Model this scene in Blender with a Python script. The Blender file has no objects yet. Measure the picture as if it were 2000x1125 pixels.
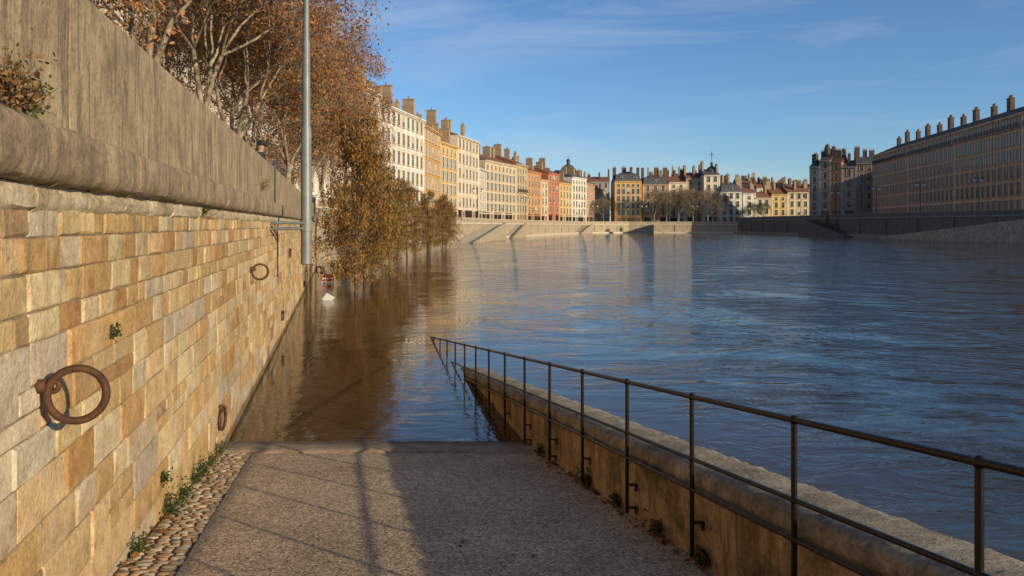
import bpy, math, random
import numpy as np
from mathutils import Vector, Matrix
random.seed(7)
S = bpy.context.scene
COL = S.collection
H = 2.74          # eye height above the water
K = 0.2267        # quay runs this much to -X for each metre of +Y
def P(lat, y, z=0.0): return (lat-K*y, y, z)
NW = Vector((0.975, 0.221, 0))
def zr(y): return H-1.6-0.118*y      # ramp surface

# ------------------------------------------------------------------ materials
def new_mat(name):
    m = bpy.data.materials.new(name); m.use_nodes = True
    nt = m.node_tree; b = nt.nodes['Principled BSDF']
    return m, nt, b
def N(nt, t, **kw):
    n = nt.nodes.new(t)
    for k, v in kw.items(): setattr(n, k, v)
    return n
def noise(nt, vec, scale, detail=6, rough=0.6, dist=0.0):
    n = N(nt, 'ShaderNodeTexNoise'); n.inputs['Scale'].default_value = scale
    n.inputs['Detail'].default_value = min(detail, 5); n.inputs['Roughness'].default_value = rough
    n.inputs['Distortion'].default_value = dist
    nt.links.new(vec, n.inputs['Vector']); return n
def ramp(nt, fac, stops):
    r = N(nt, 'ShaderNodeValToRGB'); e = r.color_ramp.elements
    while len(e) > 1: e.remove(e[-1])
    e[0].position = stops[0][0]; e[0].color = tuple(stops[0][1])+(1,)
    for p, c in stops[1:]:
        x = e.new(p); x.color = tuple(c)+(1,)
    nt.links.new(fac, r.inputs['Fac']); return r
def mixc(nt, fac, a, b, mode='MIX'):
    m = N(nt, 'ShaderNodeMix', data_type='RGBA', blend_type=mode)
    for s, v in ((m.inputs[0], fac), (m.inputs[6], a), (m.inputs[7], b)):
        if hasattr(v, 'is_output'): nt.links.new(v, s)
        elif isinstance(v, (int, float)): s.default_value = v
        else: s.default_value = tuple(v)+(1,)
    return m.outputs[2]
def bump(nt, h, strength, dist, normal=None):
    b = N(nt, 'ShaderNodeBump'); b.inputs['Distance'].default_value = dist
    if hasattr(strength, 'is_output'): nt.links.new(strength, b.inputs['Strength'])
    else: b.inputs['Strength'].default_value = strength
    nt.links.new(h, b.inputs['Height'])
    if normal is not None: nt.links.new(normal, b.inputs['Normal'])
    return b.outputs['Normal']
def mth(nt, op, a, b_=None, c=None, clamp=False):
    n = N(nt, 'ShaderNodeMath', operation=op); n.use_clamp = clamp
    for i, v in enumerate((a, b_, c)):
        if v is None: continue
        if hasattr(v, 'is_output'): nt.links.new(v, n.inputs[i])
        else: n.inputs[i].default_value = v
    return n.outputs[0]
def objvec(nt, scale=(1, 1, 1)):
    tc = N(nt, 'ShaderNodeTexCoord'); mp = N(nt, 'ShaderNodeMapping')
    mp.inputs['Scale'].default_value = scale
    nt.links.new(tc.outputs['Object'], mp.inputs['Vector']); return mp.outputs['Vector']
def wetness(nt, c, top=0.10):
    g = N(nt, 'ShaderNodeNewGeometry'); s = N(nt, 'ShaderNodeSeparateXYZ'); nt.links.new(g.outputs['Position'], s.inputs[0])
    nn = noise(nt, g.outputs['Position'], 6, 3)
    a = mth(nt, 'MULTIPLY_ADD', nn.outputs['Fac'], 0.12, s.outputs['Z'])
    mr = N(nt, 'ShaderNodeMapRange'); mr.inputs['From Min'].default_value = top; mr.inputs['From Max'].default_value = top+0.07
    nt.links.new(a, mr.inputs['Value'])
    return mixc(nt, mr.outputs['Result'], mixc(nt, 1.0, c, (0.38, 0.36, 0.33), 'MULTIPLY'), c)
def rough_mat(name, stops, scale, rough=0.85, bs=0.3, bd=0.02, bscale=None, metallic=0, vec=(1, 1, 1), wet=False):
    m, nt, b = new_mat(name); v = objvec(nt, vec)
    n = noise(nt, v, scale, 5, 0.62); c = ramp(nt, n.outputs['Fac'], stops).outputs['Color']
    n2 = noise(nt, v, bscale or scale*6, 4, 0.65)
    c = mixc(nt, 0.35, c, ramp(nt, n2.outputs['Fac'], [(0.3, (0.45, 0.45, 0.45)), (0.7, (1.3, 1.3, 1.3))]).outputs['Color'], 'MULTIPLY')
    if wet: c = wetness(nt, c)
    nt.links.new(c, b.inputs['Base Color'])
    b.inputs['Roughness'].default_value = rough; b.inputs['Metallic'].default_value = metallic
    nt.links.new(bump(nt, n2.outputs['Fac'], bs, bd), b.inputs['Normal'])
    return m
def plain(name, col, rough=0.5, metallic=0.0, var=0.25, scale=3):
    m, nt, b = new_mat(name); n = noise(nt, objvec(nt), scale, 2)
    lo = tuple(x*(1-var) for x in col); hi = tuple(min(1, x*(1+var)) for x in col)
    nt.links.new(ramp(nt, n.outputs['Fac'], [(0.3, lo), (0.7, hi)]).outputs['Color'], b.inputs['Base Color'])
    b.inputs['Roughness'].default_value = rough; b.inputs['Metallic'].default_value = metallic; return m

def make_wall_block_mat():
    m, nt, b = new_mat('sandstone_blocks'); v = objvec(nt)
    at = N(nt, 'ShaderNodeAttribute', attribute_name='Col')
    n1 = noise(nt, v, 6.0, 5, 0.70, 0.3); n2 = noise(nt, v, 34, 5, 0.78); n3 = noise(nt, v, 0.45, 3, 0.5)
    c = mixc(nt, 1.0, at.outputs['Color'], ramp(nt, n1.outputs['Fac'], [(0.25, (0.58, 0.48, 0.38)), (0.42, (0.88, 0.84, 0.78)), (0.55, (1, 1, 1)), (0.75, (1.30, 1.27, 1.2))]).outputs['Color'], 'MULTIPLY')
    c = mixc(nt, 0.9, c, ramp(nt, n2.outputs['Fac'], [(0.28, (0.34, 0.29, 0.24)), (0.42, (0.88, 0.86, 0.82)), (0.55, (1.04, 1.03, 1)), (0.75, (1.35, 1.3, 1.2))]).outputs['Color'], 'MULTIPLY')
    bl = noise(nt, v, 2.0, 5, 0.75, 0.8)
    c = mixc(nt, ramp(nt, bl.outputs['Fac'], [(0.54, (0, 0, 0)), (0.70, (0.55, 0.55, 0.55))]).outputs['Color'], c, (0.60, 0.49, 0.34))
    ru = noise(nt, objvec(nt, (1, 1, 0.5)), 2.6, 5, 0.7, 0.5)
    c = mixc(nt, ramp(nt, ru.outputs['Fac'], [(0.54, (0, 0, 0)), (0.70, (0.5, 0.5, 0.5))]).outputs['Color'], c, (0.44, 0.25, 0.095))
    c = mixc(nt, 0.5, c, ramp(nt, n3.outputs['Fac'], [(0.35, (0.78, 0.73, 0.66)), (0.65, (1.18, 1.13, 1.05))]).outputs['Color'], 'MULTIPLY')
    # grime streaks running down below the coping
    g = N(nt, 'ShaderNodeNewGeometry'); s = N(nt, 'ShaderNodeSeparateXYZ'); nt.links.new(g.outputs['Position'], s.inputs[0])
    mr = N(nt, 'ShaderNodeMapRange'); mr.inputs['From Min'].default_value = 2.1; mr.inputs['From Max'].default_value = 2.85
    nt.links.new(s.outputs['Z'], mr.inputs['Value'])
    st = noise(nt, objvec(nt, (3, 3, 0.5)), 2.5, 4, 0.7)
    sf = mth(nt, 'MULTIPLY', mr.outputs['Result'], ramp(nt, st.outputs['Fac'], [(0.5, (0, 0, 0)), (0.65, (0.6, 0.6, 0.6))]).outputs['Color'])
    c = mixc(nt, sf, c, (0.13, 0.10, 0.065))
    c = wetness(nt, c, 0.14)
    nt.links.new(c, b.inputs['Base Color']); b.inputs['Roughness'].default_value = 0.92
    nrm = bump(nt, n1.outputs['Fac'], 0.7, 0.035)
    nrm = bump(nt, n2.outputs['Fac'], 0.9, 0.014, nrm)
    nt.links.new(nrm, b.inputs['Normal']); return m

def make_stained_mat(name, base, dark, light, streak=1.0, bs=0.6):
    m, nt, b = new_mat(name)
    v = objvec(nt); vs = objvec(nt, (2.2, 2.2, 0.35))
    n1 = noise(nt, v, 2.2, 5, 0.75); n2 = noise(nt, vs, 3.0, 5, 0.78, 0.4); n3 = noise(nt, v, 32, 5, 0.78)
    c = ramp(nt, n1.outputs['Fac'], [(0.3, dark), (0.5, base), (0.72, light)]).outputs['Color']
    c = mixc(nt, ramp(nt, n2.outputs['Fac'], [(0.48, (0, 0, 0)), (0.60, (0.8*streak,)*3)]).outputs['Color'], c, tuple(x*0.40 for x in base))
    c = mixc(nt, 0.85, c, ramp(nt, n3.outputs['Fac'], [(0.28, (0.34, 0.33, 0.31)), (0.45, (0.95, 0.95, 0.95)), (0.7, (1.4, 1.36, 1.28))]).outputs['Color'], 'MULTIPLY')
    nt.links.new(c, b.inputs['Base Color']); b.inputs['Roughness'].default_value = 0.94
    nrm = bump(nt, n1.outputs['Fac'], bs*0.8, 0.04); nrm = bump(nt, n3.outputs['Fac'], bs+0.2, 0.014, nrm)
    nt.links.new(nrm, b.inputs['Normal']); return m

def make_aggregate():
    m, nt, b = new_mat('exposed_aggregate'); v = objvec(nt)
    vo = N(nt, 'ShaderNodeTexVoronoi'); vo.inputs['Scale'].default_value = 70; nt.links.new(v, vo.inputs['Vector'])
    sep = N(nt, 'ShaderNodeSeparateColor'); nt.links.new(vo.outputs['Color'], sep.inputs[0])
    c = ramp(nt, sep.outputs[0], [(0.0, (0.17, 0.12, 0.075)), (0.35, (0.40, 0.30, 0.195)), (0.7, (0.53, 0.415, 0.275)), (1.0, (0.74, 0.61, 0.44))]).outputs['Color']
    n1 = noise(nt, v, 0.9, 5, 0.65); n2 = noise(nt, v, 9, 5, 0.7)
    c = mixc(nt, 0.8, c, ramp(nt, n1.outputs['Fac'], [(0.3, (0.70, 0.67, 0.64)), (0.7, (1.15, 1.14, 1.1))]).outputs['Color'], 'MULTIPLY')
    c = mixc(nt, 0.5, c, ramp(nt, n2.outputs['Fac'], [(0.3, (0.7, 0.68, 0.66)), (0.7, (1.2, 1.2, 1.2))]).outputs['Color'], 'MULTIPLY')
    c = wetness(nt, c, 0.09)
    nt.links.new(c, b.inputs['Base Color']); b.inputs['Roughness'].default_value = 0.9; b.inputs['Specular IOR Level'].default_value = 0.2
    nrm = bump(nt, vo.outputs['Distance'], 0.4, 0.005)
    nrm = bump(nt, n2.outputs['Fac'], 0.25, 0.01, nrm)
    nt.links.new(nrm, b.inputs['Normal']); return m

def make_water():
    m, nt, b = new_mat('river_water')
    v = objvec(nt)
    big = noise(nt, v, 0.20, 3, 0.55, 2.4)        # slow swirls
    mid = noise(nt, objvec(nt, (0.8, 1.5, 1)), 1.15, 4, 0.55, 1.8)
    fine = noise(nt, objvec(nt, (0.8, 1.6, 1)), 5.5, 2, 0.5, 1.0)
    patch = noise(nt, objvec(nt, (1, 0.6, 1)), 0.085, 5, 0.68, 2.2)
    pr = ramp(nt, patch.outputs['Fac'], [(0.42, (0.16,)*3), (0.55, (1, 1, 1))]).outputs['Color']
    g = N(nt, 'ShaderNodeNewGeometry'); s = N(nt, 'ShaderNodeSeparateXYZ'); nt.links.new(g.outputs['Position'], s.inputs[0])
    lat = mth(nt, 'MULTIPLY_ADD', s.outputs['Y'], K*0.75, s.outputs['X'])
    mr = N(nt, 'ShaderNodeMapRange'); mr.inputs['From Min'].default_value = 2.4; mr.inputs['From Max'].default_value = 8.5
    mr.inputs['To Min'].default_value = 0.15; mr.inputs['To Max'].default_value = 1.0
    nt.links.new(lat, mr.inputs['Value']); sh = mr.outputs['Result']
    c = ramp(nt, big.outputs['Fac'], [(0.35, (0.020, 0.020, 0.017)), (0.65, (0.036, 0.033, 0.025))]).outputs['Color']
    c = mixc(nt, sh, (0.070, 0.042, 0.018), c)
    nt.links.new(c, b.inputs['Base Color'])
    b.inputs['Roughness'].default_value = 0.02; b.inputs['IOR'].default_value = 1.35
    n0 = bump(nt, big.outputs['Fac'], mth(nt, 'MULTIPLY', sh, 0.7), 0.20)
    n1 = bump(nt, mid.outputs['Fac'], mth(nt, 'MULTIPLY', pr, sh), 0.085, n0)
    n2 = bump(nt, fine.outputs['Fac'], mth(nt, 'MULTIPLY', mth(nt, 'ADD', mth(nt, 'MULTIPLY', pr, 0.75), 0.15), sh), 0.010, n1)
    nt.links.new(n2, b.inputs['Normal']); return m

def make_leaf(name, tr_=0.25):
    m, nt, b = new_mat(name)
    at = N(nt, 'ShaderNodeAttribute', attribute_name='Col')
    if tr_ == 0:
        nt.links.new(at.outputs['Color'], b.inputs['Base Color']); b.inputs['Roughness'].default_value = 0.8; return m
    nt.nodes.remove(b)
    df = N(nt, 'ShaderNodeBsdfDiffuse'); nt.links.new(at.outputs['Color'], df.inputs['Color'])
    tr = N(nt, 'ShaderNodeBsdfTranslucent'); nt.links.new(at.outputs['Color'], tr.inputs['Color'])
    mx = N(nt, 'ShaderNodeMixShader'); mx.inputs[0].default_value = tr_
    nt.links.new(df.outputs[0], mx.inputs[1]); nt.links.new(tr.outputs[0], mx.inputs[2])
    nt.links.new(mx.outputs[0], nt.nodes['Material Output'].inputs['Surface']); return m

M = {}
M['blocks'] = make_wall_block_mat()
M['mortar'] = rough_mat('lime_mortar', [(0.3, (0.14, 0.10, 0.055)), (0.7, (0.34, 0.25, 0.15))], 4, 0.95, 0.5, 0.02, wet=True)
M['mould'] = make_stained_mat('pale_moulding', (0.54, 0.43, 0.27), (0.24, 0.18, 0.11), (0.66, 0.56, 0.40), 0.7)
M['coping'] = make_stained_mat('weathered_coping', (0.34, 0.255, 0.15), (0.15, 0.11, 0.065), (0.48, 0.38, 0.235), 0.85, 0.6)
M['parapet'] = make_stained_mat('stained_parapet', (0.36, 0.275, 0.16), (0.20, 0.15, 0.09), (0.48, 0.38, 0.235), 0.95, 0.5)
M['lowwall'] = make_stained_mat('ochre_render', (0.42, 0.28, 0.135), (0.06, 0.045, 0.03), (0.56, 0.41, 0.22), 1.0, 0.7)
M['lowcop'] = make_stained_mat('rough_coping', (0.34, 0.275, 0.18), (0.12, 0.095, 0.065), (0.52, 0.44, 0.31), 0.6, 1.0)
M['agg'] = make_aggregate()
M['lip'] = rough_mat('concrete_lip', [(0.3, (0.22, 0.16, 0.10)), (0.7, (0.44, 0.34, 0.225))], 5, 0.9, 0.5, 0.012, 50, wet=True)
M['cobble'] = make_leaf('cobble_stone', 0)
M['gutterbed'] = rough_mat('gutter_bed', [(0.3, (0.07, 0.055, 0.04)), (0.7, (0.14, 0.11, 0.08))], 8, 0.95)
M['rust'] = rough_mat('rusty_iron', [(0.3, (0.05, 0.025, 0.015)), (0.7, (0.15, 0.065, 0.03))], 18, 0.75, 0.5, 0.006, 90, 0.35)
M['rail'] = rough_mat('dark_bronze_rail', [(0.3, (0.034, 0.027, 0.022)), (0.7, (0.065, 0.048, 0.036))], 9, 0.34, 0.1, 0.002, 60, 0.8)
M['galv'] = rough_mat('grey_painted_steel', [(0.3, (0.17, 0.18, 0.175)), (0.7, (0.25, 0.26, 0.25))], 3, 0.5, 0.1, 0.003, 40, 0.2)
M['water'] = make_water()
M['leaf'] = make_leaf('leaf')
M['bark_p'] = rough_mat('plane_bark', [(0.35, (0.14, 0.10, 0.065)), (0.6, (0.38, 0.31, 0.21))], 3, 0.85, 0.3, 0.02)
M['bark_d'] = rough_mat('dark_bark', [(0.35, (0.05, 0.035, 0.025)), (0.6, (0.12, 0.09, 0.06))], 5, 0.9, 0.3, 0.02)
M['ground'] = rough_mat('quay_paving', [(0.3, (0.16, 0.15, 0.13)), (0.7, (0.26, 0.24, 0.20))], 0.5, 0.9)
M['bank'] = make_stained_mat('bank_stone', (0.43, 0.345, 0.235), (0.18, 0.145, 0.10), (0.58, 0.49, 0.35), 1.0)
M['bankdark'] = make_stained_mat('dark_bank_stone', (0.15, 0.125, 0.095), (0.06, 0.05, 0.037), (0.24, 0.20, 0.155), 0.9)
M['bankmid'] = make_stained_mat('mid_tone_bank_coping', (0.26, 0.225, 0.175), (0.13, 0.11, 0.085), (0.34, 0.30, 0.24), 0.7)  # coping tone between the pale and the dark bank stone
M['step'] = rough_mat('pale_steps', [(0.3, (0.34, 0.30, 0.24)), (0.7, (0.48, 0.43, 0.35))], 1.5, 0.9)
M['glass'] = plain('window_glass', (0.020, 0.022, 0.026), 0.15, 0, 0.4, 1)
M['frame'] = plain('window_frame', (0.46, 0.43, 0.37), 0.6)
M['surr'] = plain('stone_surround', (0.56, 0.48, 0.35), 0.8)
M['surd'] = plain('shade_toned_surround', (0.42, 0.27, 0.175), 0.8)  # surround colour darkened to paint in shade on the shady bank; doors share it
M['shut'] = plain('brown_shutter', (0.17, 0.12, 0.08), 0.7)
M['shutw'] = plain('pale_shutter', (0.46, 0.42, 0.34), 0.7)
M['iron'] = plain('black_iron', (0.03, 0.03, 0.032), 0.5, 0.5)
M['tile'] = rough_mat('clay_tiles', [(0.3, (0.15, 0.06, 0.033)), (0.7, (0.30, 0.125, 0.065))], 1.2, 0.9, 0.5, 0.05, 9, vec=(3, 1, 1))
M['slate'] = rough_mat('slate_roof', [(0.3, (0.05, 0.05, 0.055)), (0.7, (0.11, 0.105, 0.105))], 1.2, 0.7, 0.4, 0.04, 9)
M['tiled'] = rough_mat('dark_clay_tiles', [(0.3, (0.06, 0.030, 0.022)), (0.7, (0.11, 0.055, 0.04))], 1.2, 0.9, 0.4, 0.04, 9)
M['chim'] = rough_mat('chimney_render', [(0.3, (0.26, 0.18, 0.10)), (0.7, (0.44, 0.33, 0.20))], 1.1, 0.9, 0.3, 0.03)
M['chimd'] = rough_mat('chimney_brick', [(0.3, (0.085, 0.05, 0.032)), (0.7, (0.16, 0.10, 0.065))], 1.3, 0.9, 0.3, 0.03)
M['pot'] = plain('chimney_pot', (0.26, 0.12, 0.06), 0.8)
M['shop'] = plain('dark_shopfront', (0.05, 0.045, 0.04), 0.4)
M['hat'] = plain('dark_hat', (0.02, 0.02, 0.022), 0.9)
M['white'] = plain('white_paint', (0.72, 0.71, 0.68), 0.5, 0, 0.08)
M['red'] = plain('red_paint', (0.50, 0.05, 0.03), 0.5, 0, 0.15)
_wm = {}
def wallmat(col):
    k = tuple(round(c, 3) for c in col)
    if k not in _wm:
        m, nt, b = new_mat('facade_render'); v = objvec(nt); vs = objvec(nt, (1, 1, 0.15))
        n1 = noise(nt, v, 0.35, 4, 0.6); n2 = noise(nt, vs, 1.3, 4, 0.65)
        c = mixc(nt, 1.0, k, ramp(nt, n1.outputs['Fac'], [(0.3, (0.80, 0.78, 0.75)), (0.7, (1.1, 1.1, 1.1))]).outputs['Color'], 'MULTIPLY')
        c = mixc(nt, 0.7, c, ramp(nt, n2.outputs['Fac'], [(0.32, (0.62, 0.59, 0.55)), (0.55, (1.05, 1.05, 1.05))]).outputs['Color'], 'MULTIPLY')
        nt.links.new(c, b.inputs['Base Color']); b.inputs['Roughness'].default_value = 0.9
        _wm[k] = m
    return _wm[k]

# ------------------------------------------------------------------ mesh helpers
class MB:
    def __init__(s): s.v = []; s.f = []; s.m = []
    def add(s, vs, fs, mi=0):
        o = len(s.v); s.v += [tuple(p) for p in vs]; s.f += [tuple(i+o for i in f) for f in fs]; s.m += [mi]*len(fs)
    def box(s, a, b, mi=0):
        x0, y0, z0 = a; x1, y1, z1 = b
        s.add([(x0, y0, z0), (x1, y0, z0), (x1, y1, z0), (x0, y1, z0), (x0, y0, z1), (x1, y0, z1), (x1, y1, z1), (x0, y1, z1)],
              [(0, 3, 2, 1), (4, 5, 6, 7), (0, 1, 5, 4), (1, 2, 6, 5), (2, 3, 7, 6), (3, 0, 4, 7)], mi)
    def tube(s, pts, rad, n=10, mi=0, caps=True):
        pts = [Vector(p) for p in pts]
        if not isinstance(rad, (list, tuple)): rad = [rad]*len(pts)
        vs = []; fs = []
        for i, p in enumerate(pts):
            d = (pts[min(i+1, len(pts)-1)]-pts[max(i-1, 0)])
            if d.length < 1e-6: d = Vector((0, 0, 1))
            d.normalize()
            a = d.cross(Vector((0, 0, 1)) if abs(d.z) < 0.9 else Vector((1, 0, 0))).normalized(); b = d.cross(a)
            for k in range(n):
                t = 2*math.pi*k/n; vs.append(p+(a*math.cos(t)+b*math.sin(t))*rad[i])
        for i in range(len(pts)-1):
            for k in range(n):
                k2 = (k+1) % n; fs.append((i*n+k, i*n+k2, (i+1)*n+k2, (i+1)*n+k))
        if caps: fs.append(tuple(range(n))[::-1]); fs.append(tuple((len(pts)-1)*n+k for k in range(n)))
        s.add(vs, fs, mi)
    def ball(s, c, r, n=10, mi=0, sz=1.0):
        c = Vector(c); vs = []; fs = []; rows = n//2
        for i in range(rows+1):
            ph = math.pi*i/rows
            for k in range(n):
                t = 2*math.pi*k/n; vs.append(c+Vector((math.sin(ph)*math.cos(t)*r, math.sin(ph)*math.sin(t)*r, math.cos(ph)*r*sz)))
        for i in range(rows):
            for k in range(n):
                k2 = (k+1) % n; fs.append((i*n+k, (i+1)*n+k, (i+1)*n+k2, i*n+k2))
        s.add(vs, fs, mi)
    def torus(s, c, R, r, u, w, n=36, m=10, mi=0):
        c = Vector(c); u = Vector(u).normalized(); w = Vector(w).normalized(); nn = u.cross(w)
        vs = []; fs = []
        for i in range(n):
            t = 2*math.pi*i/n; d = u*math.cos(t)+w*math.sin(t)
            for j in range(m):
                q = 2*math.pi*j/m; vs.append(c+d*(R+r*math.cos(q))+nn*r*math.sin(q))
        for i in range(n):
            for j in range(m):
                fs.append((i*m+j, ((i+1) % n)*m+j, ((i+1) % n)*m+(j+1) % m, i*m+(j+1) % m))
        s.add(vs, fs, mi)
    def mesh(s, name, mats, smooth=False):
        me = bpy.data.meshes.new(name); me.from_pydata(s.v, [], s.f)
        for m in mats: me.materials.append(m)
        if len(mats) > 1: me.polygons.foreach_set('material_index', s.m)
        if smooth: me.polygons.foreach_set('use_smooth', [True]*len(me.polygons))
        me.update(); return me
def link(o, parent=None):
    COL.objects.link(o)
    if parent: o.parent = parent
    return o
def obj(name, me, parent=None, loc=(0, 0, 0), rz=0):
    o = bpy.data.objects.new(name, me); o.location = loc; o.rotation_euler = (0, 0, rz); return link(o, parent)
def tag(o, label=None, cat=None, group=None, kind=None):
    if label: o['label'] = label
    if cat: o['category'] = cat
    if group: o['group'] = group
    if kind: o['kind'] = kind
    return o
def empty(name, loc=(0, 0, 0), rz=0, label=None, cat=None, group=None):
    o = obj(name, None, None, loc, rz); o.empty_display_size = 0.3
    tag(o, label, cat, group); return o
def setcol(me, cols):
    a = me.color_attributes.new('Col', 'FLOAT_COLOR', 'POINT')
    a.data.foreach_set('color', np.asarray(cols, dtype=np.float32).ravel())
def smooth_sharp(me, ang=0.7):
    me.polygons.foreach_set('use_smooth', [True]*len(me.polygons))
    try: me.set_sharp_from_angle(angle=ang)
    except Exception: pass

# ------------------------------------------------------------------ world, sun, camera
SUN_EL = math.radians(15.6); SAZ = Vector((0.76, -0.65, 0)).normalized()
w = bpy.data.worlds.new('World'); S.world = w; w.use_nodes = True
nt = w.node_tree; bg = nt.nodes['Background']
sky = N(nt, 'ShaderNodeTexSky', sky_type='NISHITA'); sky.sun_disc = False
sky.sun_elevation = SUN_EL; sky.sun_rotation = math.atan2(SAZ.x, SAZ.y)
sky.air_density = 1.0; sky.dust_density = 0.1; sky.ozone_density = 3.6; sky.altitude = 200
tc = N(nt, 'ShaderNodeTexCoord'); mp = N(nt, 'ShaderNodeMapping'); mp.inputs['Scale'].default_value = (1.0, 1.0, 6)
mp.inputs['Rotation'].default_value = (0.15, 0.12, 0.4)
nt.links.new(tc.outputs['Generated'], mp.inputs['Vector'])
cn = noise(nt, mp.outputs['Vector'], 1.9, 5, 0.62, 0.6)
cr = ramp(nt, cn.outputs['Fac'], [(0.50, (0, 0, 0)), (0.78, (0.42, 0.42, 0.42))])
tint = mixc(nt, 1.0, sky.outputs['Color'], (0.84, 0.98, 1.13), 'MULTIPLY')
skc = mixc(nt, cr.outputs['Color'], tint, (4.7, 5.3, 6.0))
nt.links.new(skc, bg.inputs['Color']); bg.inputs['Strength'].default_value = 0.122
sl = bpy.data.lights.new('sun', 'SUN'); sl.energy = 5.0; sl.angle = math.radians(0.5); sl.color = (1.0, 0.83, 0.56)
so = bpy.data.objects.new('sun', sl); link(so)
ld = Vector((-SAZ.x*math.cos(SUN_EL), -SAZ.y*math.cos(SUN_EL), -math.sin(SUN_EL)))
so.rotation_euler = ld.to_track_quat('-Z', 'Y').to_euler(); so.location = (30, -30, 40)
cam = bpy.data.cameras.new('camera'); co = bpy.data.objects.new('camera', cam); link(co)
co.location = (0, 0, H); co.rotation_euler = (math.radians(90), 0, 0)
cam.lens = 27; cam.sensor_width = 36; cam.shift_y = -122.5/2000; cam.clip_end = 5000; cam.clip_start = 0.05
S.camera = co
S.view_settings.view_transform = 'Standard'; S.view_settings.look = 'None'; S.view_settings.exposure = 0

# ------------------------------------------------------------------ water and land
b = MB(); b.add([(-2500, -400, 0), (2500, -400, 0), (2500, 3500, 0), (-2500, 3500, 0)], [(0, 1, 2, 3)])
tag(obj('river_water', b.mesh('river_water', [M['water']])), kind='structure')
leftbank = [P(-1.4, 52)[:2], (-11.9, 85), (-9.4, 117), (-2.7, 164), (8, 210), (25, 266), (42, 276), (64, 273), (77, 262)]
rightbank = [(77, 262), (77, 242), (79, 205), (80, 171), (84.3, 128), (88, 60), (95, -60)]
def sheet(name, pts, z, mat):
    me = bpy.data.meshes.new(name)
    from mathutils.geometry import tessellate_polygon
    vs = [(p[0], p[1], z) for p in pts]
    tris = tessellate_polygon([[Vector(v) for v in vs]])
    fs = []
    for t in tris:
        a, bb, c = [Vector(vs[i]) for i in t]
        fs.append(tuple(t) if (bb-a).cross(c-a).z > 0 else tuple(t)[::-1])
    me.from_pydata(vs, [], fs); me.materials.append(mat)
    return tag(obj(name, me), kind='structure')
sheet('ground', [(-2400, -80), P(-1.6, -80)[:2]]+[P(-1.6, 52)[:2]]+[(p[0]-0.2, p[1]) for p in leftbank[1:]]+[(77, 300), (2400, 300), (2400, 3400), (-2400, 3400)], 3.15, M['ground'])
sheet('quay_pavement', [(p[0]+0.3, p[1]) for p in rightbank]+[(2300, -60), (2300, 270)], 4.6, M['ground'])
def shift_pts(pts, s):
    out = []; n = len(pts)
    for i in range(n):
        a = Vector(pts[max(i-1, 0)]); c = Vector(pts[min(i+1, n-1)]); d = (c-a).normalized()
        p = Vector(pts[i])+Vector((-d.y, d.x))*s; out.append((p.x, p.y))
    return out
def strip_wall(mb, pts, z0, z1, th, mi=0):
    n = len(pts); q_ = shift_pts(pts, th); vs = []; fs = []
    for p, q in zip(pts, q_): vs += [(p[0], p[1], z0), (p[0], p[1], z1), (q[0], q[1], z1), (q[0], q[1], z0)]
    for i in range(n-1):
        o = i*4
        for k in range(3): fs.append((o+k, o+4+k, o+5+k, o+1+k))
    fs += [(0, 1, 2, 3), (n*4-1, n*4-2, n*4-3, n*4-4)]
    mb.add(vs, fs, mi)
def bankwall(name, pts, zt, mat, copm, label, par=0.95, foot=0.0, ribs=True):
    e = empty(name, (pts[0][0], pts[0][1], 0), 0, label, 'wall')
    loc = [(p[0]-pts[0][0], p[1]-pts[0][1]) for p in pts]
    b = MB(); strip_wall(b, loc, -1.5, zt, 0.9); obj('wall', b.mesh('wall', [mat]), e)
    b = MB(); strip_wall(b, shift_pts(loc, -0.14), zt, zt+0.24, 0.8); obj('coping', b.mesh('coping', [copm]), e)
    b = MB(); strip_wall(b, shift_pts(loc, 0.05), zt+0.24, zt+par, 0.4); obj('parapet', b.mesh('parapet', [mat]), e)
    b = MB(); strip_wall(b, shift_pts(loc, -0.02), zt+par, zt+par+0.14, 0.54); obj('parapet_cap', b.mesh('parapet_cap', [copm]), e)
    if foot > 0:
        b = MB(); strip_wall(b, shift_pts(loc, -1.6), -1.5, foot, 1.6); obj('plinth', b.mesh('plinth', [copm]), e)
        b = MB()
        for i in range(len(loc)-1):
            a = Vector(loc[i]); c = Vector(loc[i+1]); L_ = (c-a).length; n_ = int(L_/9)
            for k in range(n_):
                p = a+(c-a)*((k+0.5)/n_); d = (c-a).normalized(); q = Vector((d.y, -d.x))
                s0 = p-d*0.5; s1 = p+d*0.5
                vv = []
                for zz in (-1, zt-0.02):
                    for s_, o_ in ((s0, -0.1), (s1, -0.1), (s1, 0.35 if zz < 0 else 0.12), (s0, 0.35 if zz < 0 else 0.12)):
                        t_ = s_+q*o_; vv.append((t_.x, t_.y, zz))
                b.add(vv, [(0, 3, 2, 1), (4, 5, 6, 7), (0, 1, 5, 4), (1, 2, 6, 5), (2, 3, 7, 6), (3, 0, 4, 7)])
        obj('buttresses', b.mesh('buttresses', [mat]), e)
bankwall('quay_wall', leftbank[:4], 2.95, M['bank'], M['surr'], 'long sunlit stone quay wall below the riverside houses')
bankwall('quay_wall', leftbank[3:], 2.95, M['bank'], M['surr'], 'pale stone quay wall closing the river bend', foot=0.45)
bankwall('quay_wall', rightbank, 4.3, M['bankdark'], M['bankmid'], 'dark shaded stone quay wall under the long building', foot=0.7)

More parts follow.
